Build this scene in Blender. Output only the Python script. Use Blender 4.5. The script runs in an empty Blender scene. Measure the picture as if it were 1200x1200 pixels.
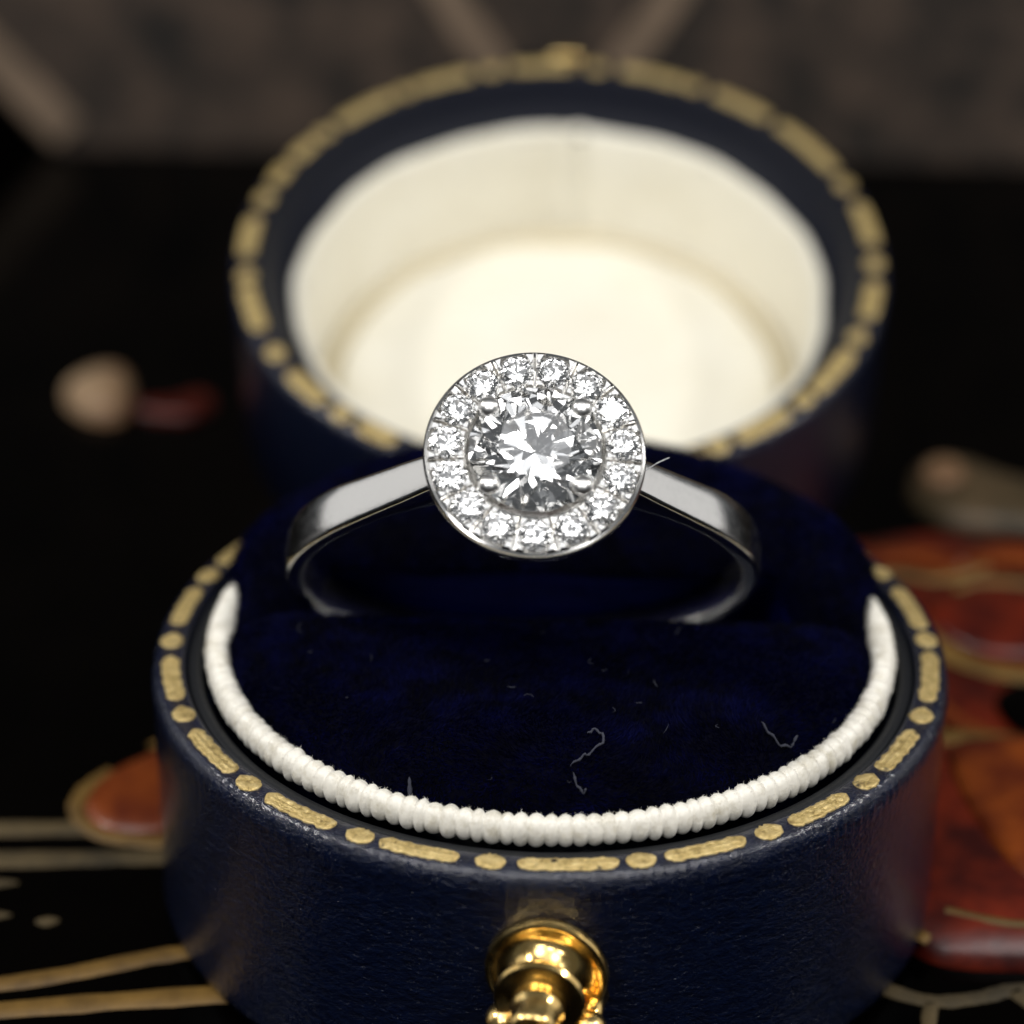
import bpy, bmesh, math, random
import numpy as np
from mathutils import Vector, Matrix
from math import sin, cos, pi, radians, sqrt

random.seed(7)
rng = np.random.default_rng(7)
S = bpy.context.scene
col = S.collection
S.unit_settings.scale_length = 0.01          # one unit is one centimetre

# ------------------------------------------------------------------ camera
E_, YAW, ROLL, DIST, FPX, CX, CY = .4973, -.0254, .0096, 11.2363, 3400.92, -.1566, .5917
v = Vector((sin(YAW) * cos(E_), cos(YAW) * cos(E_), -sin(E_)))
pos = Vector((CX, 0, CY)) - v * DIST
r = v.cross(Vector((0, 0, 1))).normalized()
u = r.cross(v)
r2 = r * cos(ROLL) + u * sin(ROLL)
u2 = -r * sin(ROLL) + u * cos(ROLL)
cd = bpy.data.cameras.new('camera')
cam = bpy.data.objects.new('camera', cd)
col.objects.link(cam)
cam.matrix_world = Matrix(((r2.x, u2.x, -v.x, pos.x), (r2.y, u2.y, -v.y, pos.y), (r2.z, u2.z, -v.z, pos.z), (0, 0, 0, 1)))
cd.sensor_width = 36
cd.lens = FPX / 1200 * 36
cd.clip_start = .05
cd.clip_end = 200
cd.dof.use_dof = True
cd.dof.focus_distance = 10.55
cd.dof.aperture_fstop = .29
S.camera = cam

# ------------------------------------------------------------------ light
W = bpy.data.worlds.new('World')
S.world = W
W.use_nodes = True
W.node_tree.nodes['Background'].inputs[0].default_value = (.9, .95, 1, 1)
W.node_tree.nodes['Background'].inputs[1].default_value = .10
S.view_settings.view_transform = 'Standard'
S.view_settings.look = 'None'
S.view_settings.exposure = 0
S.cycles.max_bounces = 28
S.cycles.transmission_bounces = 24
S.cycles.glossy_bounces = 14
S.cycles.diffuse_bounces = 4
S.cycles.sample_clamp_indirect = 8
S.cycles.use_denoising = True


def lamp(name, loc, target, size, power, colr=(1, 1, 1), size_y=None):
    l = bpy.data.lights.new(name, 'AREA')
    l.shape = 'RECTANGLE' if size_y else 'DISK'
    l.size = size
    if size_y:
        l.size_y = size_y
    l.energy = power
    l.color = colr
    o = bpy.data.objects.new(name, l)
    col.objects.link(o)
    o.location = loc
    o.rotation_euler = (Vector(target) - Vector(loc)).to_track_quat('-Z', 'Y').to_euler()
    return o


lamp('lamp_left', (-10, -.6, 8.6), (0, 0.4, 0), 1.3, 620, (1, .98, .94))
lamp('lamp_right', (10, -.6, 8.6), (0, 0.4, 0), 1.3, 540, (1, .98, .94))
lamp('softbox_left', (-11, 2.4, 3.6), (0, 0, .8), 9, 125, (1, .98, .96))
lamp('softbox_right', (11, 2.4, 3.6), (0, 0, .8), 9, 125, (1, .98, .96))
lamp('softbox_high_left', (-5.2, -5, 12), (0, .5, 0), 5.5, 470, (1, .98, .96))
lamp('softbox_high_right', (5.2, -5, 12), (0, .5, 0), 5.5, 470, (1, .98, .96))
lamp('softbox_overhead', (0, -5.5, 15), (0, 0, .5), 11, 330, (.97, .98, 1))
lamp('diamond_fill_left', (-4.6, -9.5, 8.4), (0, .5, .5), 3.2, 230, (1, .99, .98))  # these three front lamps are added fill, to brighten the diamonds
lamp('diamond_fill_right', (4.6, -9.5, 8.4), (0, .5, .5), 3.2, 230, (1, .99, .98))
lamp('diamond_fill_centre', (0, -9.5, 10.4), (0, .5, .5), 3.2, 230, (1, .99, .98))


# ------------------------------------------------------------------ materials
def mat(name, base=(.5, .5, .5), rough=.5, metal=0, **kw):
    m = bpy.data.materials.new(name)
    m.use_nodes = True
    b = m.node_tree.nodes['Principled BSDF']
    b.inputs['Base Color'].default_value = (*base, 1)
    b.inputs['Roughness'].default_value = rough
    b.inputs['Metallic'].default_value = metal
    for k, val in kw.items():
        b.inputs[k].default_value = val
    return m, m.node_tree, b


def noise(nt, scale, detail=4, rough=.55, stretch=None, src='Object'):
    tc = nt.nodes.new('ShaderNodeTexCoord')
    n = nt.nodes.new('ShaderNodeTexNoise')
    n.inputs['Scale'].default_value = scale
    n.inputs['Detail'].default_value = detail
    n.inputs['Roughness'].default_value = rough
    if stretch:
        mp = nt.nodes.new('ShaderNodeMapping')
        mp.inputs['Scale'].default_value = stretch
        nt.links.new(tc.outputs[src], mp.inputs['Vector'])
        nt.links.new(mp.outputs[0], n.inputs['Vector'])
    else:
        nt.links.new(tc.outputs[src], n.inputs['Vector'])
    return n


def ramp(nt, fac, stops):
    cr = nt.nodes.new('ShaderNodeValToRGB')
    el = cr.color_ramp.elements
    while len(el) < len(stops):
        el.new(.5)
    for e, (p, c) in zip(el, stops):
        e.position = p
        e.color = (*c, 1) if len(c) == 3 else c
    nt.links.new(fac, cr.inputs[0])
    return cr.outputs[0]


def bump(nt, b, height, strength, dist, prev=None):
    bp = nt.nodes.new('ShaderNodeBump')
    bp.inputs['Strength'].default_value = strength
    bp.inputs['Distance'].default_value = dist
    nt.links.new(height, bp.inputs['Height'])
    if prev:
        nt.links.new(prev, bp.inputs['Normal'])
    nt.links.new(bp.outputs[0], b.inputs['Normal'])
    return bp.outputs[0]


# navy leather with fine stretched grain
M_leather, nt, b = mat('navy_leather', (.0012, .003, .012), .24)
n1 = noise(nt, 17, 5, .55, (1, 1, 2.0))
n2 = noise(nt, 70, 3, .6)
b.inputs['Specular IOR Level'].default_value = .36
p1 = bump(nt, b, n1.outputs[0], .42, .03)
bump(nt, b, n2.outputs[0], .8, .012, p1)
n3 = noise(nt, 5, 4, .6)
nt.links.new(ramp(nt, n3.outputs[0], [(.35, (.11,) * 3), (.7, (.24,) * 3)]), b.inputs['Roughness'])
nt.links.new(ramp(nt, n1.outputs[0], [(.3, (.0006, .002, .010)), (.7, (.0016, .0052, .024))]), b.inputs['Base Color'])

M_leather.node_tree.nodes['Principled BSDF'].inputs['Coat Weight'].default_value = .7
M_leather.node_tree.nodes['Principled BSDF'].inputs['Coat Roughness'].default_value = .06
nt = M_leather.node_tree
cb = nt.nodes.new('ShaderNodeBump')
cb.inputs['Strength'].default_value = .34
cb.inputs['Distance'].default_value = .016
nt.links.new(noise(nt, 26, 4, .6, (1, 1, 1.8)).outputs[0], cb.inputs['Height'])
nt.links.new(cb.outputs[0], nt.nodes['Principled BSDF'].inputs['Coat Normal'])
# tooled gilt, rubbed through to the leather in places
M_gilt, nt, b = mat('tooled_gilt', (.50, .34, .11), .33, .55)
n1 = noise(nt, 30, 5, .75)
n2 = noise(nt, 11, 4, .7)
gold = ramp(nt, n1.outputs[0], [(.30, (.09, .055, .018)), (.44, (.55, .40, .15)), (.72, (.88, .70, .34))])
mx = nt.nodes.new('ShaderNodeMix')
mx.data_type = 'RGBA'
nt.links.new(ramp(nt, n2.outputs[0], [(.30, (1, 1, 1)), (.38, (0, 0, 0))]), mx.inputs[0])
nt.links.new(gold, mx.inputs[6])
mx.inputs[7].default_value = (.012, .012, .018, 1)
nt.links.new(mx.outputs[2], b.inputs['Base Color'])
bump(nt, b, n1.outputs[0], .8, .014)

# dark lip inside the rim
M_lip, nt, b = mat('dark_lip', (.006, .007, .009), .45)
n1 = noise(nt, 40, 4)
bump(nt, b, n1.outputs[0], .4, .006)

M_lidlip, nt, b = mat('dark_navy_lip', (.0012, .0025, .009), .55)
b.inputs['Specular IOR Level'].default_value = .22
n1 = noise(nt, 40, 4)
bump(nt, b, n1.outputs[0], .4, .008)

# ribbed ribbon
M_ribbon, nt, b = mat('ivory_ribbon', (.80, .77, .68), .36, 0)
b.inputs['Sheen Weight'].default_value = .2
n1 = noise(nt, 30, 4)
bump(nt, b, n1.outputs[0], .35, .008)
n1 = noise(nt, 11, 5, .7)
nt.links.new(ramp(nt, n1.outputs[0], [(.30, (.52, .48, .38)), (.52, (.78, .75, .67))]), b.inputs['Base Color'])

# satin
M_satin, nt, b = mat('cream_satin', (.86, .82, .70), .5)
b.inputs['Sheen Weight'].default_value = .15
n1 = noise(nt, 2.2, 3)
n2 = noise(nt, 60, 2, .5, (1, 1, .12))
nt.links.new(ramp(nt, n1.outputs[0], [(.3, (.82, .78, .655)), (.7, (.88, .85, .745))]), b.inputs['Base Color'])
p1 = bump(nt, b, n1.outputs[0], .25, .08)
bump(nt, b, n2.outputs[0], .15, .004, p1)

# velvet
M_velvet, nt, b = mat('navy_velvet', (.0003, .0004, .003), .9)
b.inputs['Specular IOR Level'].default_value = .05
b.inputs['Sheen Weight'].default_value = .22
b.inputs['Sheen Roughness'].default_value = .35
b.inputs['Sheen Tint'].default_value = (.03, .06, 1, 1)
n1 = noise(nt, 9, 4)
nt.links.new(ramp(nt, n1.outputs[0], [(.35, (.0001, .0001, .0012)), (.7, (.0004, .0005, .005))]), b.inputs['Base Color'])
bump(nt, b, n1.outputs[0], .5, .04)

M_pile, nt, b = mat('velvet_pile', (.0005, .0007, .011), .7)
n1 = noise(nt, 6, 4, .65)
nt.links.new(ramp(nt, n1.outputs[0], [(.44, (.00008, .0001, .0012)), (.66, (.0011, .0017, .024))]), b.inputs['Base Color'])
b.inputs['Specular IOR Level'].default_value = .04
b.inputs['Sheen Weight'].default_value = .04
b.inputs['Sheen Tint'].default_value = (.03, .06, 1, 1)

# metals
M_white_gold, nt, b = mat('white_gold', (.80, .79, .77), .16, 1)
n1 = noise(nt, 26, 5, .7, (1, 1, 1))
n2 = noise(nt, 120, 2, .6, (.15, 1, .15))
nt.links.new(ramp(nt, n1.outputs[0], [(.3, (.12,) * 3), (.75, (.26,) * 3)]), b.inputs['Roughness'])
bump(nt, b, n2.outputs[0], .16, .002)
M_setting, nt, b = mat('bright_cut_white_gold', (.88, .87, .85), .17, 1)

M_tip, nt, b = mat('satin_white_gold', (.86, .85, .83), .30, 1)
M_brass, nt, b = mat('polished_brass', (.92, .64, .24), .18, 1)
n1 = noise(nt, 18, 4)
nt.links.new(ramp(nt, n1.outputs[0], [(.3, (.12,) * 3), (.75, (.28,) * 3)]), b.inputs['Roughness'])
nt.links.new(ramp(nt, n1.outputs[0], [(.3, (.88, .56, .17)), (.7, (.94, .70, .30))]), b.inputs['Base Color'])

# diamond
M_diamond = bpy.data.materials.new('diamond')
M_diamond.use_nodes = True
nt = M_diamond.node_tree
nt.nodes.remove(nt.nodes['Principled BSDF'])
g = nt.nodes.new('ShaderNodeBsdfGlass')
g.inputs['IOR'].default_value = 2.417
g.inputs['Roughness'].default_value = 0
g.inputs['Color'].default_value = (.995, .995, .993, 1)
nt.links.new(g.outputs[0], nt.nodes['Material Output'].inputs[0])

# background
M_lacquer, nt, b = mat('black_lacquer', (.0004, .0004, .0004), .12)
b.inputs['Specular IOR Level'].default_value = .05
n1 = noise(nt, 1.4, 5)
nt.links.new(ramp(nt, n1.outputs[0], [(.35, (.0002, .0002, .0002)), (.75, (.0008, .0006, .0005))]), b.inputs['Base Color'])
bump(nt, b, n1.outputs[0], .1, .05)


def lacquer(name, c0, c1, rough=.25, metal=0, sc=3):
    m, nt, b = mat(name, c0, rough, metal)
    n = noise(nt, sc, 5, .6)
    nt.links.new(ramp(nt, n.outputs[0], [(.35, c0), (.68, c1)]), b.inputs['Base Color'])
    bump(nt, b, n.outputs[0], .25, .03)
    return m


M_red = lacquer('red_lacquer', (.03, .0012, .0004), (.16, .014, .0015), .35, 0, 2.6)
M_orange = lacquer('orange_lacquer', (.07, .007, .001), (.22, .045, .004), .35, 0, 3.5)
M_oldgold = lacquer('old_gold_paint', (.07, .036, .005), (.20, .11, .02), .6, .1, 4)
M_paleline = lacquer('worn_gold_paint', (.022, .015, .004), (.075, .05, .016), .8, 0, 5)
M_cream = lacquer('cream_spot_tone', (.14, .06, .02), (.36, .25, .15), .5, 0, 2)  # left motif's highlight put into colour; also the pale spot on the leaf
M_olive = lacquer('olive_paint', (.03, .022, .009), (.10, .065, .032), .5)
M_wall = lacquer('aged_brown_board', (.007, .005, .0035), (.072, .047, .032), .7, 0, 3.2)
M_strip = lacquer('pale_inlay', (.14, .10, .067), (.22, .155, .105), .6, 0, 3)
M_lint, nt, b = mat('white_lint', (.028, .03, .045), .95)
M_hair, nt, b = mat('pale_hair', (.6, .6, .62), .6)


# ------------------------------------------------------------------ helpers
def obj(name, me, m, parent=None, smooth=True):
    o = bpy.data.objects.new(name, me)
    col.objects.link(o)
    if m and not me.materials:
        me.materials.append(m)
    if smooth:
        me.polygons.foreach_set('use_smooth', [True] * len(me.polygons))
    if parent:
        o.parent = parent
    return o


def mesh(name, vs, fs):
    me = bpy.data.meshes.new(name)
    me.from_pydata([tuple(map(float, p)) for p in vs], [], fs)
    me.update()
    return me


def fixn(me):
    bm = bmesh.new()
    bm.from_mesh(me)
    bmesh.ops.recalc_face_normals(bm, faces=bm.faces)
    bm.to_mesh(me)
    bm.free()
    return me


def lathe(name, prof, n=192, closed=False):
    vs, fs = [], []
    k = len(prof)
    for i in range(n):
        a = 2 * pi * i / n
        for (rr, z) in prof:
            vs.append((rr * cos(a), rr * sin(a), z))
    for i in range(n):
        j = (i + 1) % n
        for q in range(k if closed else k - 1):
            q2 = (q + 1) % k
            fs.append((i * k + q, j * k + q, j * k + q2, i * k + q2))
    me = mesh(name, vs, fs)
    bm = bmesh.new()
    bm.from_mesh(me)
    bmesh.ops.remove_doubles(bm, verts=bm.verts, dist=1e-5)
    bmesh.ops.recalc_face_normals(bm, faces=bm.faces)
    bm.to_mesh(me)
    bm.free()
    return me


def sharp(o, deg=35):
    o.data.set_sharp_from_angle(angle=radians(deg))
    return o


def tube(name, pts, rad, n=8, taper=None):
    pts = [Vector(p) for p in pts]
    vs, fs = [], []
    for i, p in enumerate(pts):
        t = (pts[min(i + 1, len(pts) - 1)] - pts[max(i - 1, 0)]).normalized()
        a = t.cross(Vector((0, 0, 1)))
        if a.length < 1e-3:
            a = t.cross(Vector((1, 0, 0)))
        a.normalize()
        c = t.cross(a)
        rr = rad * (taper[i] if taper else 1)
        for k in range(n):
            w = 2 * pi * k / n
            vs.append(p + a * rr * cos(w) + c * rr * sin(w))
    for i in range(len(pts) - 1):
        for k in range(n):
            k2 = (k + 1) % n
            fs.append((i * n + k, i * n + k2, (i + 1) * n + k2, (i + 1) * n + k))
    fs.append(tuple(range(n - 1, -1, -1)))
    fs.append(tuple((len(pts) - 1) * n + k for k in range(n)))
    return fixn(mesh(name, vs, fs))


def smooth_line(pts, closed=False, sub=8):
    pts = [np.array(p, float) for p in pts]
    n = len(pts)
    out = []
    rngs = range(n if closed else n - 1)
    for i in rngs:
        if closed:
            p0, p1, p2, p3 = pts[(i - 1) % n], pts[i], pts[(i + 1) % n], pts[(i + 2) % n]
        else:
            p0, p1, p2, p3 = pts[max(i - 1, 0)], pts[i], pts[i + 1], pts[min(i + 2, n - 1)]
        for k in range(sub):
            t = k / sub
            out.append(.5 * ((2 * p1) + (-p0 + p2) * t + (2 * p0 - 5 * p1 + 4 * p2 - p3) * t * t + (-p0 + 3 * p1 - 3 * p2 + p3) * t ** 3))
    if not closed:
        out.append(pts[-1])
    return out


def empty(name, loc, label, cat, group=None):
    o = bpy.data.objects.new(name, None)
    col.objects.link(o)
    o.location = loc
    o['label'] = label
    o['category'] = cat
    if group:
        o['group'] = group
    return o


def structure(name, me, m, **k):
    o = obj(name, me, m, None, **k)
    o['kind'] = 'structure'
    return o


# ------------------------------------------------------------------ setting: black lacquer table and brown board
TZ = -1.09


def box(name, x0, x1, y0, y1, z0, z1):
    vs = [(x, y, z) for x in (x0, x1) for y in (y0, y1) for z in (z0, z1)]
    fs = [(0, 1, 3, 2), (4, 6, 7, 5), (0, 4, 5, 1), (2, 3, 7, 6), (0, 2, 6, 4), (1, 5, 7, 3)]
    return fixn(mesh(name, vs, fs))


table = structure('table_top', box('table_top', -30, 30, -30, 30, TZ - 1, TZ), M_lacquer, smooth=False)


def relief(name, pts, h, m, parent, z=TZ, flat=False):
    """a low domed piece of raised lacquer with the outline pts"""
    o_ = smooth_line(pts, True, 8)
    c = sum(o_) / len(o_)
    n = len(o_)
    vs, fs = [], []
    rings = [(1, 0), (.985, .35), (.93, .62), (.8, .84), (.55, .96), (.25, 1)]
    for s_, hh in rings:
        for p in o_:
            q = c + (p - c) * s_
            vs.append((q[0], q[1], z + h * hh + .001))
    for k in range(len(rings) - 1):
        for i in range(n):
            j = (i + 1) % n
            fs.append((k * n + i, k * n + j, (k + 1) * n + j, (k + 1) * n + i))
    vs.append((c[0], c[1], z + h + .001))
    for i in range(n):
        fs.append(((len(rings) - 1) * n + i, (len(rings) - 1) * n + (i + 1) % n, len(vs) - 1))
    return obj(name, fixn(mesh(name, vs, fs)), m, parent)


def stroke(name, pts, w, m, parent, z=TZ, h=.012):
    """a raised painted line of width w"""
    L = smooth_line(pts, False, 10)
    vs, fs = [], []
    for i, p in enumerate(L):
        t = L[min(i + 1, len(L) - 1)] - L[max(i - 1, 0)]
        t = t / np.linalg.norm(t)
        nrm = np.array([-t[1], t[0]])
        ww = w * (.9 + .2 * random.random())
        for s_, hh in ((-.5, 0), (-.38, h), (.38, h), (.5, 0)):
            q = p + nrm * s_ * ww
            vs.append((q[0], q[1], z + hh + .001))
    for i in range(len(L) - 1):
        for k in range(3):
            a = i * 4 + k
            fs.append((a, a + 1, a + 5, a + 4))
    return obj(name, fixn(mesh(name, vs, fs)), m, parent)


# gilt lines on the left
stroke('gold_line', [(-3.4, -1.28), (-2.08, -1.02), (-1.2, -.88), (-.6, -.82)], .11, M_oldgold, table)
stroke('gold_line', [(-3.4, -1.08), (-2.12, -.86), (-1.43, -.63), (-.8, -.55)], .09, M_oldgold, table)
stroke('gold_line', [(-3.6, -.08), (-2.27, -.03), (-1.5, .02), (-.8, .02)], .11, M_paleline, table)
stroke('gold_line', [(-3.6, .14), (-2.31, .19), (-1.66, .22), (-.8, .2)], .11, M_paleline, table)
for (x, y, w) in ((-2.25, -.42, .1), (-2.0, -.45, .05), (-2.3, -.55, .09), (-2.28, -.2, .12)):
    relief('gold_fleck', [(x - w, y), (x, y + .03), (x + w, y + .01), (x, y - .03)], .01, M_paleline, table)
# petal to the left of the box
pl = [(-1.97, .30), (-1.96, .48), (-1.88, .62), (-1.72, .78), (-1.55, .98), (-1.35, .9), (-1.3, .4), (-1.6, .17), (-1.85, .16)]
relief('raised_petal', pl, .07, M_orange, table)
stroke('gold_outline', [(-1.45, 1.25), (-1.60, 1.0), (-1.74, .80)], .10, M_oldgold, table, TZ + .012)
stroke('gold_outline', [(-1.90, .62), (-2.0, .45), (-1.98, .27), (-1.84, .14), (-1.6, .11), (-1.3, .2)], .085, M_oldgold, table, TZ + .012)
# highlight painted in as a cream spot, and red leaf far to the left
relief('cream_spot', [(-2.72, 4.28), (-2.58, 4.52), (-2.42, 4.52), (-2.34, 4.3), (-2.36, 4.02), (-2.55, 4.02)], .13, M_cream, table)
relief('raised_petal', [(-2.36, 4.16), (-2.15, 4.2), (-1.96, 4.34), (-1.88, 4.22), (-1.97, 4.06), (-2.2, 4.05)], .06, M_red, table)
# red group to the right of the box
relief('raised_petal', [(1.2, 2.6), (1.55, 2.85), (2.0, 2.95), (2.6, 2.75), (3.2, 2.2), (3.1, 1.2), (2.4, .9), (1.5, .9), (1.15, 1.6)], .06, M_red, table)
relief('raised_petal', [(1.75, 2.05), (2.0, 2.4), (2.4, 2.45), (2.7, 2.1), (2.45, 1.75), (2.0, 1.7)], .05, M_red, table, TZ + .062)
stroke('gold_outline', [(1.45, 2.55), (1.75, 2.62), (1.98, 2.5), (2.1, 2.62), (2.4, 2.6)], .16, M_orange, table, TZ + .07)
stroke('gold_outline', [(1.68, 2.0), (1.78, 1.75), (2.0, 1.55), (2.35, 1.5), (2.7, 1.6)], .13, M_oldgold, table, TZ + .07)
stroke('gold_outline', [(1.62, 1.75), (1.70, 1.3), (1.95, .98), (2.4, .82)], .11, M_orange, table, TZ + .07)
relief('dark_hollow', [(2.0, 1.25), (2.1, 1.42), (2.4, 1.45), (2.6, 1.2), (2.4, 1.0), (2.1, 1.02)], .02, M_lacquer, table, TZ + .068)
relief('raised_petal', [(1.35, .75), (1.75, .95), (2.3, .9), (2.9, .7), (2.9, -.1), (2.5, -.55), (1.9, -.62), (1.5, -.55), (1.3, -.1)], .16, M_red, table)
relief('raised_petal', [(1.72, .72), (1.9, .85), (2.2, .82), (2.35, .4), (2.2, -.1), (1.95, -.2), (1.78, .2)], .06, M_orange, table, TZ + .135)
stroke('gold_outline', [(1.5, .82), (1.8, .92), (2.2, .86), (2.7, .75)], .13, M_oldgold, table, TZ + .1)
stroke('gold_outline', [(1.55, .55), (1.6, .2), (1.58, -.1)], .05, M_oldgold, table, TZ + .12)
stroke('gold_outline', [(1.60, -.28), (1.56, -.42), (1.48, -.55)], .06, M_oldgold, table, TZ + .08)
stroke('gold_line', [(1.2, -.66), (1.36, -.76), (1.52, -.82), (1.7, -.79), (1.86, -.73), (2.1, -.74)], .075, M_paleline, table)
stroke('gold_line', [(1.51, -.84), (1.49, -.96), (1.5, -1.1)], .06, M_paleline, table)
stroke('gold_line', [(1.84, -.75), (1.92, -.86), (2.0, -1.0)], .06, M_paleline, table)
for pts, w, z in (([(1.42, 2.3), (1.6, 2.42), (1.85, 2.38), (2.1, 2.5)], .06, .068), ([(1.9, 2.2), (2.05, 2.28), (2.3, 2.25), (2.5, 2.1)], .05, .115), ([(1.3, 1.9), (1.42, 1.5), (1.4, 1.1)], .07, .066),
                  ([(2.05, .95), (2.4, 1.0), (2.8, 1.1)], .06, .066), ([(1.45, .3), (1.47, .0), (1.52, -.25)], .04, .135), ([(1.6, -.4), (1.9, -.48), (2.3, -.42)], .04, .125), ([(1.35, 2.05), (1.5, 2.15), (1.62, 2.05)], .05, .066)):
    stroke('gold_outline', pts, w, M_oldgold, table, TZ + z, .015)
relief('olive_leaf', [(1.80, 3.3), (1.86, 3.62), (2.05, 3.72), (2.35, 3.5), (2.9, 3.2), (2.8, 2.9), (2.3, 2.98), (1.95, 3.05)], .10, M_olive, table)
relief('cream_spot', [(1.86, 3.38), (1.92, 3.55), (2.05, 3.55), (2.08, 3.38), (1.96, 3.3)], .06, M_cream, table, TZ + .085)

# brown board standing behind, with pale inlaid strips
WY = 8.0
wall_pts = [(-3.42, TZ + .001), (9, TZ + .001), (9, 7), (-9, 7), (-9, 5.6)]
wv = [(x, WY, z) for x, z in wall_pts] + [(x, WY + .4, z) for x, z in wall_pts]
nn = len(wall_pts)
wf = [tuple(range(nn)), tuple(range(2 * nn - 1, nn - 1, -1))] + [(i, (i + 1) % nn, nn + (i + 1) % nn, nn + i) for i in range(nn)]
wall = structure('wall', fixn(mesh('wall', wv, wf)), M_wall, smooth=False)


def strip(x0, z0, x1, z1, w):
    d = Vector((x1 - x0, 0, z1 - z0)).normalized()
    nrm = Vector((-d.z, 0, d.x)) * w / 2
    a, b_ = Vector((x0, WY, z0)), Vector((x1, WY, z1))
    out = Vector((0, -.03, 0))
    c = [a + nrm, b_ + nrm, b_ - nrm, a - nrm]
    vs = c + [p + out for p in c]
    fs = [(4, 5, 6, 7)] + [(i, (i + 1) % 4, 4 + (i + 1) % 4, 4 + i) for i in range(4)]
    return obj('inlay_strip', fixn(mesh('inlay_strip', vs, fs)), M_strip, wall, smooth=False)


obj('corner_block', fixn(mesh('corner_block', [(x, y, z) for y in (WY + .02, WY + .38) for (x, z) in ((-3.43, TZ + .001), (-9, 5.59), (-9, TZ + .001))], [(0, 1, 2), (3, 4, 5), (0, 1, 4, 3), (1, 2, 5, 4), (2, 0, 3, 5)])), M_lacquer, wall, smooth=False)
strip(-2.6, 2.8, -.45, -.55, .2)
strip(2.35, 2.7, .25, -.55, .2)
strip(-9, 5.5, -3.30, -.98, .24)

# ------------------------------------------------------------------ ring box
BOX = empty('ring_box', (0, 0, TZ), 'round navy leather ring box standing open with gilt tooled rim and cream satin lid', 'ring box')


def place(o):
    o.location = o.location - Vector((0, 0, TZ))
    return o


RO = 1.572
H = -TZ
shell = [(0, -H + .002), (1.47, -H + .002), (1.53, -H + .012), (1.56, -H + .04), (RO, -H + .08), (RO, -H + .115), (RO, -.8), (RO, -.5), (RO, -.25), (RO, -.108), (RO, -.075), (1.567, -.045), (1.556, -.02), (1.538, -.006), (1.51, 0),
         (1.46, 0), (1.45, -.004), (1.444, -.014), (1.44, -.03), (1.44, -.25), (1.40, -.3), (0, -.5)]
sh = obj('leather_base', lathe('leather_base', shell, 1150), M_leather, BOX)
bead = rng.uniform(.2, 1, 230)
for vt in sh.data.vertices:
    rr = math.hypot(vt.co.x, vt.co.y)
    if rr > 1.53 and -.1 < vt.co.z < .01 or rr > 1.46 and vt.co.z < -H + .1:
        a = (math.atan2(vt.co.y, vt.co.x) / (2 * pi)) % 1 * 230
        k = .0045 * bead[int(a) % 230] * abs(sin(pi * a)) + .002 * sin(a * .21) + random.uniform(-.0008, .0008)
        vt.co.x *= 1 + k / rr
        vt.co.y *= 1 + k / rr
place(sh)
lip = obj('inner_lip', lathe('inner_lip', [(1.439, -.2), (1.439, -.045), (1.42, -.03), (1.385, -.03), (1.37, -.05), (1.37, -.2)], 192), M_lip, BOX)
place(lip)


def gilt_piece(name, a0, a1, r0, r1, z, up, parent):
    """a thin tooled gilt bar or dot following the rim: ragged edge, rounded ends, two pressed grooves"""
    n = 14 if abs(a1 - a0) < 6 else 34
    vs, fs = [], []
    rc, hw = (r0 + r1) / 2, (r1 - r0) / 2
    half = radians(a1 - a0) / 2 * rc
    nb = 8
    ph1, ph2 = random.uniform(0, 6), random.uniform(0, 6)
    dot = n == 14
    for i in range(n + 1):
        s_ = -cos(pi * i / n)
        s_ = .6 * s_ + .4 * (-1 + 2 * i / n)
        dist_end = half * (1 - abs(s_))
        er = half if dot else hw
        k = 1 if dist_end > er else sqrt(max(0, 1 - (1 - dist_end / er) ** 2))
        k = max(k, .08)
        a = radians((a0 + a1) / 2 + (a1 - a0) / 2 * s_)
        jo = 1 + .06 * sin(s_ * 17 + ph1) + random.uniform(-.09, .09)
        ji = 1 + .06 * sin(s_ * 14 + ph2) + random.uniform(-.09, .09)
        for j in range(nb + 1):
            q = -1 + 2 * j / nb
            rr = rc + q * hw * k * (jo if q > 0 else ji)
            if dot:
                hgt = .006 * (1 - q * q) - (.003 if i in (5, 6, 7, 8, 9) and j in (3, 4, 5) else 0)
            else:
                hgt = .0055 * (1 - q ** 4) - (.0055 if j in (3, 6) and 4 < i < n - 4 else 0)
            vs.append((rr * cos(a), rr * sin(a), z + up * (hgt + random.uniform(-.0012, .0012))))
    m_ = nb + 1
    for i in range(n):
        for j in range(nb):
            A = i * m_ + j
            fs.append((A, A + 1, A + m_ + 1, A + m_))
    me = mesh(name, vs, fs)
    bm = bmesh.new()
    bm.from_mesh(me)
    bed = [e for e in bm.edges if e.is_boundary]         # side skirt down to the leather
    ret = bmesh.ops.extrude_edge_only(bm, edges=bed)
    for g_ in ret['geom']:
        if isinstance(g_, bmesh.types.BMVert):
            g_.co.z = z - up * .006
    bmesh.ops.recalc_face_normals(bm, faces=bm.faces)
    bm.to_mesh(me)
    bm.free()
    return obj(name, me, M_gilt, parent)


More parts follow.
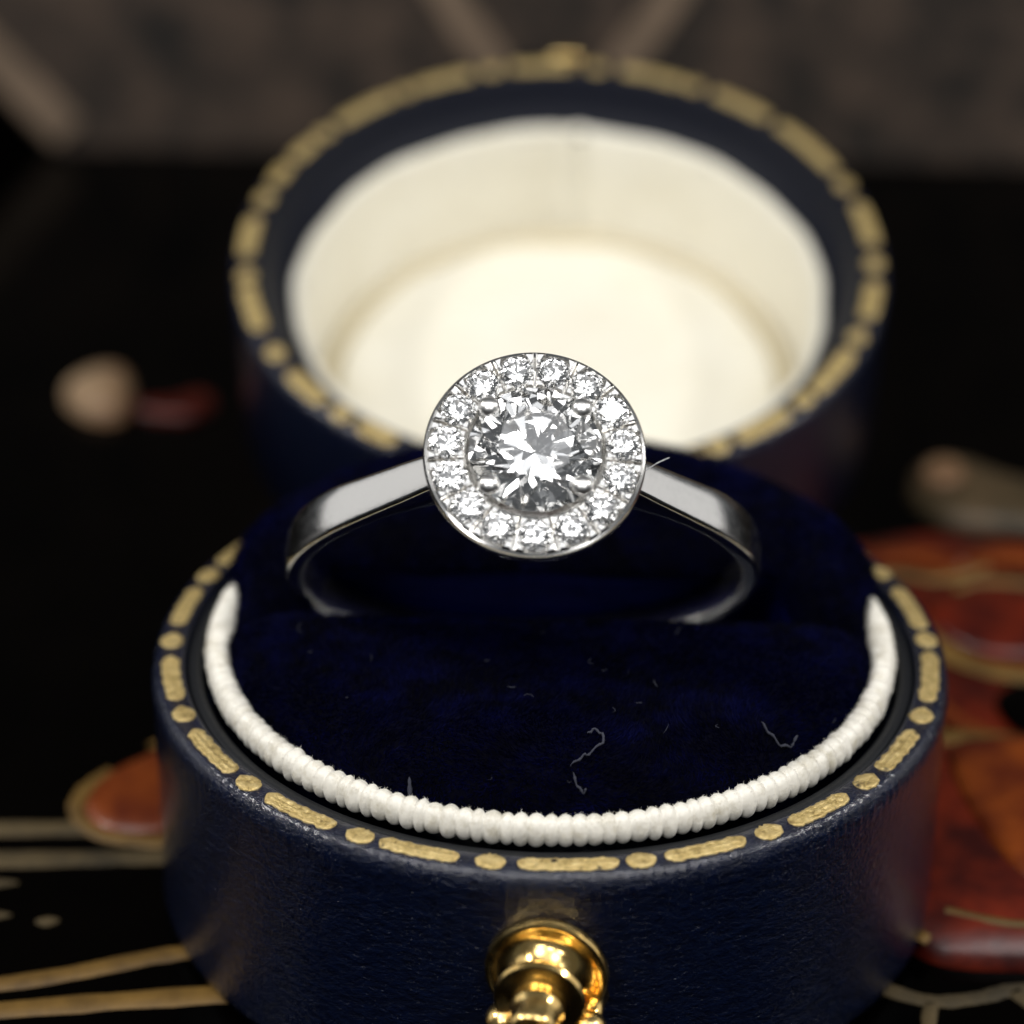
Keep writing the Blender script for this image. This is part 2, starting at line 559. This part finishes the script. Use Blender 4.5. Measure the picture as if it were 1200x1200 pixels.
base_dash = [(120, 132), (144.6, 157.2), (165.5, 176.9), (186.3, 198.7), (207.3, 220.1), (227.6, 240.1), (247.2, 258.7), (266.6, 280.4), (286.7, 298.7), (306.1, 317.2), (325.5, 337.4), (345.9, 360.1), (367.1, 379.7), (389.7, 401), (409, 421), (429.5, 441), (450, 462)]
base_dot = [139, 161.2, 181.6, 202.7, 223.6, 244.2, 263.0, 283.4, 302.5, 321.8, 341.8, 363.7, 384.8, 405, 425.2, 445.5, 466.5]
for a0, a1 in base_dash:
    place(gilt_piece('gilt_bar', a0, a1, 1.463, 1.532, .001, 1, BOX))
for a in base_dot:
    place(gilt_piece('gilt_dot', a - 2.1, a + 2.1, 1.455, 1.543, .001, 1, BOX))

# ribbed ribbon ring: 130 ribs, each with two or three lumps
nr, nsec, per = 156, 14, 8
vs, fs = [], []
lump_ph = rng.uniform(-.5, .5, nr)
lump_a = rng.uniform(.5, 1.1, nr)
rib_h = rng.uniform(.75, 1.1, nr)
rib_j = rng.uniform(-.16, .16, nr + 1)
rib_j[nr] = rib_j[0]
nsec = 20
for i in range(nr * per):
    rib = i // per
    ph = (i % per) / per
    a = 2 * pi * (rib + ph + rib_j[rib] * (1 - ph) + rib_j[rib + 1] * ph) / nr
    ridge = abs(sin(pi * ph)) ** .8 * rib_h[rib]
    yy = 1.312 * sin(a)
    sink = min(1, max(0, (yy - .25) / .5))
    sink = sink * sink * (3 - 2 * sink)
    for k in range(nsec):
        w = 2 * pi * k / nsec
        lump = abs(sin(2.1 * (w - .3) + lump_ph[rib])) ** .8
        rad = (.042 + .011 * ridge + .007 * ridge * lump * lump_a[rib]) * (1 - .2 * sink)
        rr = 1.312 + rad * .92 * cos(w)
        zz = .015 - .125 * sink + rad * 1.15 * sin(w)
        vs.append((rr * cos(a), rr * sin(a), zz))
N = nr * per
for i in range(N):
    for k in range(nsec):
        fs.append((i * nsec + k, ((i + 1) % N) * nsec + k, ((i + 1) % N) * nsec + (k + 1) % nsec, i * nsec + (k + 1) % nsec))
rb = obj('ribbed_ribbon', fixn(mesh('ribbed_ribbon', vs, fs)), M_ribbon, BOX)
place(rb)
# loose thread ends standing off the ribbon
Vr = np.array(vs)
cen = np.stack([1.312 * Vr[:, 0] / np.hypot(Vr[:, 0], Vr[:, 1]), 1.312 * Vr[:, 1] / np.hypot(Vr[:, 0], Vr[:, 1]), np.full(len(Vr), .0)], 1)
pick = rng.choice(np.nonzero(Vr[:, 2] > .0)[0], 5000)
P = Vr[pick]
dn = (P - cen[pick]) / np.linalg.norm(P - cen[pick], axis=1)[:, None] + rng.normal(0, .7, (5000, 3))
dn /= np.linalg.norm(dn, axis=1)[:, None]
sd = np.cross(dn, rng.normal(0, 1, (5000, 3)))
sd /= np.linalg.norm(sd, axis=1)[:, None]
vv = np.stack([P - sd * .0008, P + sd * .0008, P + dn * rng.uniform(.005, .014, 5000)[:, None]], 1).reshape(-1, 3)
ft = obj('thread_fuzz', mesh('thread_fuzz', vv, [(3 * q, 3 * q + 1, 3 * q + 2) for q in range(5000)]), M_ribbon, rb)
ft['kind'] = 'stuff'


# velvet rolls
def sm(s_):
    s_ = min(max(s_, 0), 1)
    return sqrt(1 - (1 - s_) ** 2)


pile_src = []


def velvet(sign, y0c, z0, A, f1, f2, RV, base, y0e, skirt):
    nx, ny, ns = 120, 60, 8
    vs, fs = [], []
    for i in range(nx + 1):
        x = RV * .999 * sin(pi / 2 * (-1 + 2 * i / nx))
        e = min(1, max(0, (abs(x) - .93) / .2))
        e = e * e * (3 - 2 * e)
        y0 = y0c + (y0e - y0c) * e
        ye = sqrt(max(0, RV * RV - x * x)) * sign
        if (ye - y0) * sign < 0:
            ye = y0 + sign * .002
        top = 0
        rows = []
        for j in range(ny + 1):
            t = (j / ny)
            t = .5 - .5 * cos(pi * t)
            y = y0 + (ye - y0) * t
            d1 = abs(y - y0)
            d2 = RV - sqrt(x * x + y * y)
            be = base * (1 - e)
            z = z0 + A * (be + (1 - be) * sm(d1 / f1)) * sm(d2 / f2)
            z += .006 * sin(7 * x + 2) * sin(5 * y) * sm(d2 / .2)
            fx = 1
            if sign > 0:
                q_ = min(1, max(0, (y - .12) / .36))
                fx = .908 + .092 * q_ * q_ * (3 - 2 * q_)
            rows.append((x * fx, y, z))
        for q in range(ns, 0, -1):                      # the wall of the slot
            t = q / ns
            vs.append((rows[0][0], y0 + (skirt - y0c) * t * (1 - e), rows[0][2] * (1 - t) - .44 * t))
        vs += rows
    m_ = ny + 1 + ns
    for i in range(nx):
        for j in range(m_ - 1):
            A_ = i * m_ + j
            fs.append((A_, A_ + m_, A_ + m_ + 1, A_ + 1))
    me = fixn(mesh('velvet_roll', vs, fs))
    o = obj('velvet_roll', me, M_velvet, BOX)
    place(o)
    # pile: short leaning fibres
    V = np.array(vs)
    T = []
    for f in fs:
        T.append((f[0], f[1], f[2]))
        T.append((f[0], f[2], f[3]))
    T = np.array(T)
    P0, P1, P2 = V[T[:, 0]], V[T[:, 1]], V[T[:, 2]]
    cr = np.cross(P1 - P0, P2 - P0)
    ar = np.linalg.norm(cr, axis=1)
    ok = ar > 1e-9
    prob = ar * ok * (P0[:, 2] > -.3)
    prob /= prob.sum()
    n = 70000
    idx = rng.choice(len(T), n, p=prob)
    q1, q2 = rng.random(n), rng.random(n)
    fl = q1 + q2 > 1
    q1[fl], q2[fl] = 1 - q1[fl], 1 - q2[fl]
    P = P0[idx] + (P1 - P0)[idx] * q1[:, None] + (P2 - P0)[idx] * q2[:, None]
    nrm = cr[idx] / ar[idx][:, None]
    up = np.where(nrm[:, 2:3] * 1 + nrm[:, 1:2] * .3 * -1 < -.01, -nrm, nrm)
    low = np.sin(P[:, 0] * 5 + np.cos(P[:, 1] * 4) * 2) + np.sin(P[:, 1] * 7 + P[:, 0] * 3)
    lean = np.stack([np.cos(low * 1.6), np.sin(low * 1.6), np.zeros(n)], 1)
    d = up + .8 * lean + rng.normal(0, .35, (n, 3))
    d /= np.linalg.norm(d, axis=1)[:, None]
    ln = rng.uniform(.018, .042, n)[:, None]
    side = np.cross(d, rng.normal(0, 1, (n, 3)))
    side /= np.linalg.norm(side, axis=1)[:, None]
    wd = .0024
    a, b_, c = P - side * wd, P + side * wd, P + d * ln
    vv = np.stack([a, b_, c], 1).reshape(-1, 3)
    pm = bpy.data.meshes.new('velvet_pile')
    pm.vertices.add(3 * n)
    pm.vertices.foreach_set('co', vv.ravel())
    pm.loops.add(3 * n)
    pm.loops.foreach_set('vertex_index', np.arange(3 * n))
    pm.polygons.add(n)
    pm.polygons.foreach_set('loop_start', np.arange(n) * 3)
    pm.update(calc_edges=True)
    po = obj('velvet_pile', pm, M_pile, o)
    po['kind'] = 'stuff'
    # dust: short pale specks caught in the pile
    sel = rng.choice(np.nonzero((P[:, 2] > -.02) & (P[:, 1] < -.2 if sign < 0 else P[:, 1] > 9))[0], 22) if sign < 0 else []
    dv, df = [], []
    for q in sel:
        p = P[q] + up[q] * .022
        aa = rng.normal(0, 1, 3) * (1, 1, .4)
        aa /= np.linalg.norm(aa)
        bb = np.cross(aa, up[q])
        bb /= np.linalg.norm(bb) + 1e-6
        ll, ww, cv = rng.uniform(.005, .022), rng.uniform(.0012, .0028), rng.normal(0, .010)
        k0 = len(dv)
        for t in (-1, -.3, .4, 1):
            m_p = p + aa * ll * t + bb * cv * t * t
            dv += [m_p - bb * ww * (1.1 - abs(t)), m_p + bb * ww * (1.1 - abs(t)), m_p + up[q] * ww * 1.3]
        for t in range(3):
            for w0, w1 in ((0, 1), (1, 2), (2, 0)):
                df.append((k0 + 3 * t + w0, k0 + 3 * t + w1, k0 + 3 * t + 3 + w1, k0 + 3 * t + 3 + w0))
    if dv:
        ds = obj('dust_specks', mesh('dust_specks', dv, df), M_lint, o)
        ds['kind'] = 'stuff'


velvet(-1, -.03, -.03, .22, .16, .30, 1.272, 0, -.03, -.03)
velvet(1, .31, .0, .32, .30, .26, 1.385, .5, .06, .85)

# ---- brass push button on the front wall
BTN = bpy.data.objects.new('push_button', None)
col.objects.link(BTN)
BTN.parent = BOX
BTN.location = (.03, -RO + .006, -.375 + H)
BTN.rotation_euler = (radians(90), 0, radians(-7.5))
BTN.scale = (1.22, 1.22, 1.38)   # local +Z points out of the wall


def turned(name, prof, n=64):
    o = obj(name, lathe(name, prof, n), M_brass, BTN)
    return sharp(o, 40)


turned('flange', [(0, 0), (.150, 0), (.166, .008), (.180, .026), (.183, .042), (.178, .056), (.168, .060), (.150, .056), (.125, .060), (.105, .075), (.092, .1), (.0, .1)])
turned('collar', [(.0, .095), (.088, .098), (.095, .115), (.112, .132), (.130, .146), (.135, .160), (.130, .172), (.118, .176), (.098, .172), (.082, .178), (.0, .178)])
turned('knob', [(.0, .172), (.078, .174), (.076, .186), (.080, .2), (.079, .215), (.072, .225), (.070, .235), (.071, .275), (.069, .295), (.063, .302), (.057, .300), (.053, .290), (.03, .280), (.0, .278)])
for sx in (-1, 1):
    bm = bmesh.new()
    bmesh.ops.create_uvsphere(bm, u_segments=32, v_segments=20, radius=.055)
    me = bpy.data.meshes.new('ball_lug')
    bm.to_mesh(me)
    bm.free()
    o = obj('ball_lug', me, M_brass, BTN)
    o.location = (sx * .122 + .018, -.095, .15)
    o = obj('lug_stem', lathe('lug_stem', [(0, 0), (.04, 0), (.032, .05), (.035, .14), (0, .15)], 24), M_brass, BTN)
    o.location = (sx * .122 + .018, -.095, .0)

# ---- lid
LID = bpy.data.objects.new('lid', None)
col.objects.link(LID)
LID.parent = BOX
HY, HZ, OP = 1.590, -.075, 2.8399
LID.location = (-.015, HY, HZ + H)
LID.scale = (1.015, 1, 1)
LID.rotation_euler = (-OP, 0, 0)


def lidm(o):
    o.location = o.location + Vector((0, -HY, -HZ))
    return o


LS = 1.0
D = 1.02
lid_prof = [(1.46, 0), (1.51, 0), (1.538, .006), (1.556, .02), (1.567, .045), (RO, .075), (RO, .4), (RO, D - .1), (1.545, D - .04), (1.48, D), (0, D + .02)]
lidm(obj('leather_lid', lathe('leather_lid', lid_prof, 256), M_leather, LID))
lidm(obj('inner_lip', lathe('inner_lip', [(1.461, .0), (1.446, .004), (1.435, .02), (1.405, .10), (1.36, .19), (1.30, .245), (1.275, .26), (1.25, .28)], 192), M_lidlip, LID))
satin = [(1.30, .30), (1.295, .248), (1.278, .230), (1.262, .232), (1.25, .246), (1.244, .275), (1.240, .45), (1.232, .74), (1.22, .84), (1.20, .93), (1.15, .97), (.9, .975)]
cush = [(1.06, .97), (1.085, .955), (1.10, .92), (1.095, .88), (1.075, .85), (1.04, .835), (.95, .826), (.8, .82), (.6, .81), (.3, .803), (0, .80)]
me = lathe('satin_wall', satin, 192)
for vt in me.vertices:                      # soft folds and the seam at the front of the lid
    a = math.atan2(vt.co.y, vt.co.x)
    rr = math.hypot(vt.co.x, vt.co.y)
    if rr > 1.15 and vt.co.z > .1:
        da = (a + pi / 2) * 1.3
        k = .036 * math.exp(-(da / .030) ** 2) - .024 * math.exp(-((da - .075) / .035) ** 2) - .006 * math.exp(-((da + .075) / .04) ** 2)
        k += .007 * sin(a * 9 + 1) + .003 * sin(a * 23 + vt.co.z * 3)
        s_ = (rr - k) / rr
        vt.co.x *= s_
        vt.co.y *= s_
        if abs(da) < .06 and vt.co.z < .29:
            vt.co.z -= .022 * math.exp(-(da / .035) ** 2)
lidm(obj('satin_wall', me, M_satin, LID))
welt = [(1.150 + .050 * cos(q * pi / 6), .890 + .044 * sin(q * pi / 6)) for q in range(12)]  # tan piping; its darker tone also stands in for the seam's shadowed gap
M_shade_welt, nt, b = mat('tan_shade_welt', (.60, .53, .37), .6)
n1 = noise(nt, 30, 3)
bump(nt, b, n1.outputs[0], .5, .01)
lidm(obj('seam_shade_welt', lathe('seam_shade_welt', welt, 160, True), M_shade_welt, LID))
me = lathe('satin_cushion', cush, 160)
for vt in me.vertices:
    a = math.atan2(vt.co.y, vt.co.x)
    rr = math.hypot(vt.co.x, vt.co.y)
    vt.co.z += .010 * sin(5 * vt.co.x + 1) * sin(4 * vt.co.y) + .006 * sin(a * 11 + rr * 6) * min(1, rr)
lidm(obj('satin_cushion', me, M_satin, LID))

lid_bars = [(99, 108), (118.1, 126.0), (134.2, 144.3), (156.6, 169.3), (177.7, 188.8), (199, 205.5), (207, 214.2), (220.7, 234.7), (239.2, 251.7), (258.8, 271.4), (280.8, 293.8), (300.1, 313.4), (315.8, 333.1), (343.3, 355.7), (366.2, 376.6), (385.5, 398.5), (405.4, 417.1), (423.5, 429), (436, 446)]
lid_dots = [112.5, 130, 150, 172, 194.5, 217, 237, 255.4, 276.2, 295.9, 337.6, 361, 381.8, 401.4, 420.7, 433]
for a0, a1 in lid_bars:
    lidm(gilt_piece('gilt_bar', a0, a1, 1.462, 1.542, -.001, -1, LID))
for a in lid_dots:
    lidm(gilt_piece('gilt_dot', a - 2.1, a + 2.1, 1.455, 1.545, -.001, -1, LID))

# catch tongue at the front of the lid
bm = bmesh.new()
bmesh.ops.create_cube(bm, size=1)
bmesh.ops.scale(bm, vec=(.17, .07, .20), verts=bm.verts)
bmesh.ops.bevel(bm, geom=bm.edges[:], offset=.028, segments=4, affect='EDGES', profile=.5)
me = bpy.data.meshes.new('catch_plate')
bm.to_mesh(me)
bm.free()
o = lidm(obj('catch_plate', me, M_brass, LID))
o.location += Vector((0.0, -RO - .025, .085))

# hinge barrel between base and lid
for x in (-.26, 0, .26):
    o = obj('hinge_barrel', tube('hinge_barrel', [(x - .125, 0, 0), (x + .125, 0, 0)], .028, 16), M_brass, BOX, smooth=False)
    o.location = (0, HY + .0, HZ + H)

# ------------------------------------------------------------------ diamond ring
RC = Vector((-.113, .05, .335))
RING = empty('diamond_ring', RC, 'white gold halo diamond ring standing in the slot of the navy velvet pad', 'ring')
RING.matrix_world = Matrix.Translation(RC) @ Matrix.Rotation(radians(40), 4, 'X') @ Matrix.Rotation(radians(2.7), 4, 'Y') @ Matrix.Rotation(radians(1.6), 4, 'Z')
Rr, Ri = .925, .858
NB = 240
vs, fs = [], []
prof_n = None
for i in range(NB):
    ph = 2 * pi * i / NB
    p = abs((ph + pi) % (2 * pi) - pi)           # angle from the top
    deg = math.degrees(p)
    ro = Rr
    f0 = 47
    if deg < f0:
        ro = Rr / cos(radians(f0) - p)             # shoulder leaves the circle on its tangent
        ro = min(ro, 1.065)
    ri = Ri
    w = .076 + .018 * math.exp(-((deg - 62) / 26) ** 2)
    if deg < 30:
        w *= .78 + .22 * deg / 30
        tt = min(1, max(0, (deg - 11) / 6))
        ro = .905 + (ro - .905) * tt * tt * (3 - 2 * tt)
    e = .018
    sec = [(ri + e, -w), (ro - e, -w), (ro - e * .3, -w + e * .3), (ro, -w + e), (ro + .004, -w * .4), (ro + .004, w * .4), (ro, w - e), (ro - e * .3, w - e * .3), (ro - e, w), (ri + e, w), (ri + e * .3, w - e * .3), (ri, w - e), (ri, -w + e), (ri + e * .3, -w + e * .3)]
    for rr, y in sec:
        vs.append((rr * sin(ph), y, rr * cos(ph)))
    prof_n = len(sec)
for i in range(NB):
    j = (i + 1) % NB
    for k in range(prof_n):
        k2 = (k + 1) % prof_n
        fs.append((i * prof_n + k, j * prof_n + k, j * prof_n + k2, i * prof_n + k2))
sharp(obj('band', fixn(mesh('band', vs, fs)), M_white_gold, RING), 50)

ZH = 1.13
halo_prof = [(.12, .93), (.20, .935), (.27, .98), (.335, 1.045), (.378, 1.075), (.396, 1.085), (.400, 1.098), (.399, 1.118), (.394, ZH), (.384, ZH + .004), (.376, ZH - .004), (.368, 1.085), (.352, 1.058), (.275, 1.058), (.262, 1.085),
             (.258, ZH + .002), (.252, ZH + .006), (.245, ZH), (.238, 1.09), (.15, .99), (.12, .96)]
sharp(obj('halo_setting', lathe('halo_setting', halo_prof, 160, True), M_setting, RING), 30)


def brilliant(name):
    t, hc, st, tp, lg = .57, .29, .80, .861, .24
    V = []
    tab = []
    for k in range(8):
        a = k * pi / 4
        tab.append(len(V))
        V.append((t * cos(a), t * sin(a), hc))
    star = []
    zs = hc - (st * cos(pi / 8) - t) * (hc / .43)
    for k in range(8):
        a = (k + .5) * pi / 4
        star.append(len(V))
        V.append((st * cos(a), st * sin(a), zs))
    gt, gb = [], []
    for k in range(16):
        a = k * pi / 8
        gt.append(len(V))
        V.append((cos(a), sin(a), .012))
    for k in range(16):
        a = k * pi / 8
        gb.append(len(V))
        V.append((cos(a), sin(a), -.012))
    low = []
    for k in range(8):
        a = (k + .5) * pi / 4
        low.append(len(V))
        V.append((lg * cos(a), lg * sin(a), -.012 - tp * (1 - lg * cos(pi / 8))))
    cu = len(V)
    V.append((0, 0, -.012 - tp))
    F = [tuple(tab)]
    for k in range(8):
        k1 = (k + 1) % 8
        F.append((tab[k], star[k], tab[k1]))
        F.append((tab[k], star[k - 1], gt[2 * k], star[k]))
        F.append((star[k], gt[2 * k], gt[2 * k + 1]))
        F.append((star[k], gt[2 * k + 1], gt[(2 * k + 2) % 16]))
        F.append((cu, low[k], gb[2 * k], low[k - 1]))
        F.append((low[k], gb[2 * k + 1], gb[2 * k]))
        F.append((low[k], gb[(2 * k + 2) % 16], gb[2 * k + 1]))
    for k in range(16):
        k1 = (k + 1) % 16
        F.append((gt[k], gb[k], gb[k1], gt[k1]))
    return fixn(mesh(name, V, F))


bril = brilliant('brilliant')
bril.materials.append(M_diamond)
c = obj('centre_diamond', bril, None, RING, smooth=False)
c.scale = (.240,) * 3
c.location = (0, 0, 1.165)
c.rotation_euler = (radians(1), 0, radians(11))

# pavé claws in each gap between the halo stones
cl_v, cl_f = [], []


def prism(pts, z0, z1):
    n = len(pts)
    b0 = len(cl_v)
    cx_ = sum(p[0] for p in pts) / n
    cy_ = sum(p[1] for p in pts) / n
    for p in pts:
        cl_v.append((p[0], p[1], z0))
    for p in pts:
        cl_v.append((p[0], p[1], z1 - .008))
    for p in pts:
        cl_v.append((cx_ + (p[0] - cx_) * .55, cy_ + (p[1] - cy_) * .55, z1))
    cl_f.append(tuple(b0 + 2 * n + i for i in range(n)))
    for lv in (0, 1):
        for i in range(n):
            j = (i + 1) % n
            cl_f.append((b0 + lv * n + i, b0 + lv * n + j, b0 + (lv + 1) * n + j, b0 + (lv + 1) * n + i))


for sgn in (-1, 1):
    prism([(.386, sgn * .004), (.386, sgn * .042), (.372, sgn * .034), (.326, sgn * .005)], 1.05, ZH + .020)
    prism([(.252, sgn * .003), (.252, sgn * .034), (.266, sgn * .026), (.302, sgn * .004)], 1.05, ZH + .018)
    prism([(.350 + .011 * cos(q * pi / 3), sgn * .015 + .009 * sin(q * pi / 3)) for q in range(6)], 1.06, ZH + .026)
    prism([(.282 + .009 * cos(q * pi / 3), sgn * .012 + .008 * sin(q * pi / 3)) for q in range(6)], 1.06, ZH + .024)
claw_me = fixn(mesh('pave_claw', cl_v, cl_f))
for k in range(15):
    a = radians(90 + 24 * k + 12)
    s_ = obj('halo_diamond', bril, None, RING, smooth=False)
    s_.location = (.317 * cos(a), .317 * sin(a), ZH + .006)
    s_.scale = (.0632,) * 3
    s_.rotation_euler = (radians(random.uniform(-4, 4)), radians(random.uniform(-4, 4)), random.uniform(0, 6.28))
    o = obj('pave_claw', claw_me, M_setting, RING, smooth=False)
    o.rotation_euler = (0, 0, radians(90 + 24 * k))
# four claws with ball tips
for k in range(4):
    a = radians(45 + 90 * k + (3 if k % 2 else -3))
    pts = [(.13 * cos(a), .13 * sin(a), .95), (.20 * cos(a), .20 * sin(a), 1.06), (.237 * cos(a), .237 * sin(a), 1.14), (.235 * cos(a), .235 * sin(a), 1.185)]
    o = obj('prong', tube('prong', smooth_line(pts, False, 5), .030, 14), M_setting, RING)
    bm = bmesh.new()
    bmesh.ops.create_uvsphere(bm, u_segments=24, v_segments=16, radius=.038)
    bmesh.ops.scale(bm, vec=(1, 1, .8), verts=bm.verts)
    me = bpy.data.meshes.new('ball_tip')
    bm.to_mesh(me)
    bm.free()
    t = obj('ball_tip', me, M_tip, o)
    t.location = (.222 * cos(a), .222 * sin(a), 1.195)

# ------------------------------------------------------------------ stray lint
def lint(name, pts, rad, label, m=None):
    L = smooth_line(pts, False, 8)
    if not m:                                   # lies on the pile of the front velvet roll
        L = [np.array((p[0], p[1], -.03 + .22 * sm((1.272 - math.hypot(p[0], p[1])) / .30) + .026 + .006 * sin(i * .7))) for i, p in enumerate(L)]
    tp = [max(.25, min(1, i / 4, (len(L) - i) / 4)) * random.uniform(.6, 1.25) for i in range(len(L))]
    o = obj(name, tube(name, L, rad, 6, tp), m or M_lint)
    o['label'] = label
    o['category'] = 'lint fibre'
    return o


lint('lint_fibre', [(.30, -.64, 1.09), (.339, -.63, 1.115), (.378, -.62, 1.14), (.423, -.62, 1.165)], .0022, 'thin pale hair caught on the ring beside the halo above its right shoulder', M_hair)
lint('lint_fibre', [(.09, -1.141, .135), (.13, -1.10, .15), (.157, -1.083, .155), (.206, -1.025, .17), (.200, -.975, .18), (.17, -.957, .18), (.150, -.985, .175)], .0048, 'curled grey thread on the velvet in front of the ring')
lint('lint_fibre', [(.10, -1.16, .13), (.118, -1.20, .115), (.14, -1.215, .11), (.15, -1.205, .11)], .005, 'small bent lint scrap just below the curled grey thread')
lint('lint_fibre', [(.79, -.82, .12), (.82, -.85, .115), (.86, -.87, .10), (.90, -.85, .095), (.93, -.80, .10)], .005, 'bent white lint scrap on the velvet by the ribbon at the right')
lint('lint_fibre', [(-.49, -1.13, .07), (-.484, -1.17, .055), (-.475, -1.21, .03)], .008, 'faint lint tuft at the ribbon edge on the front left of the pad')
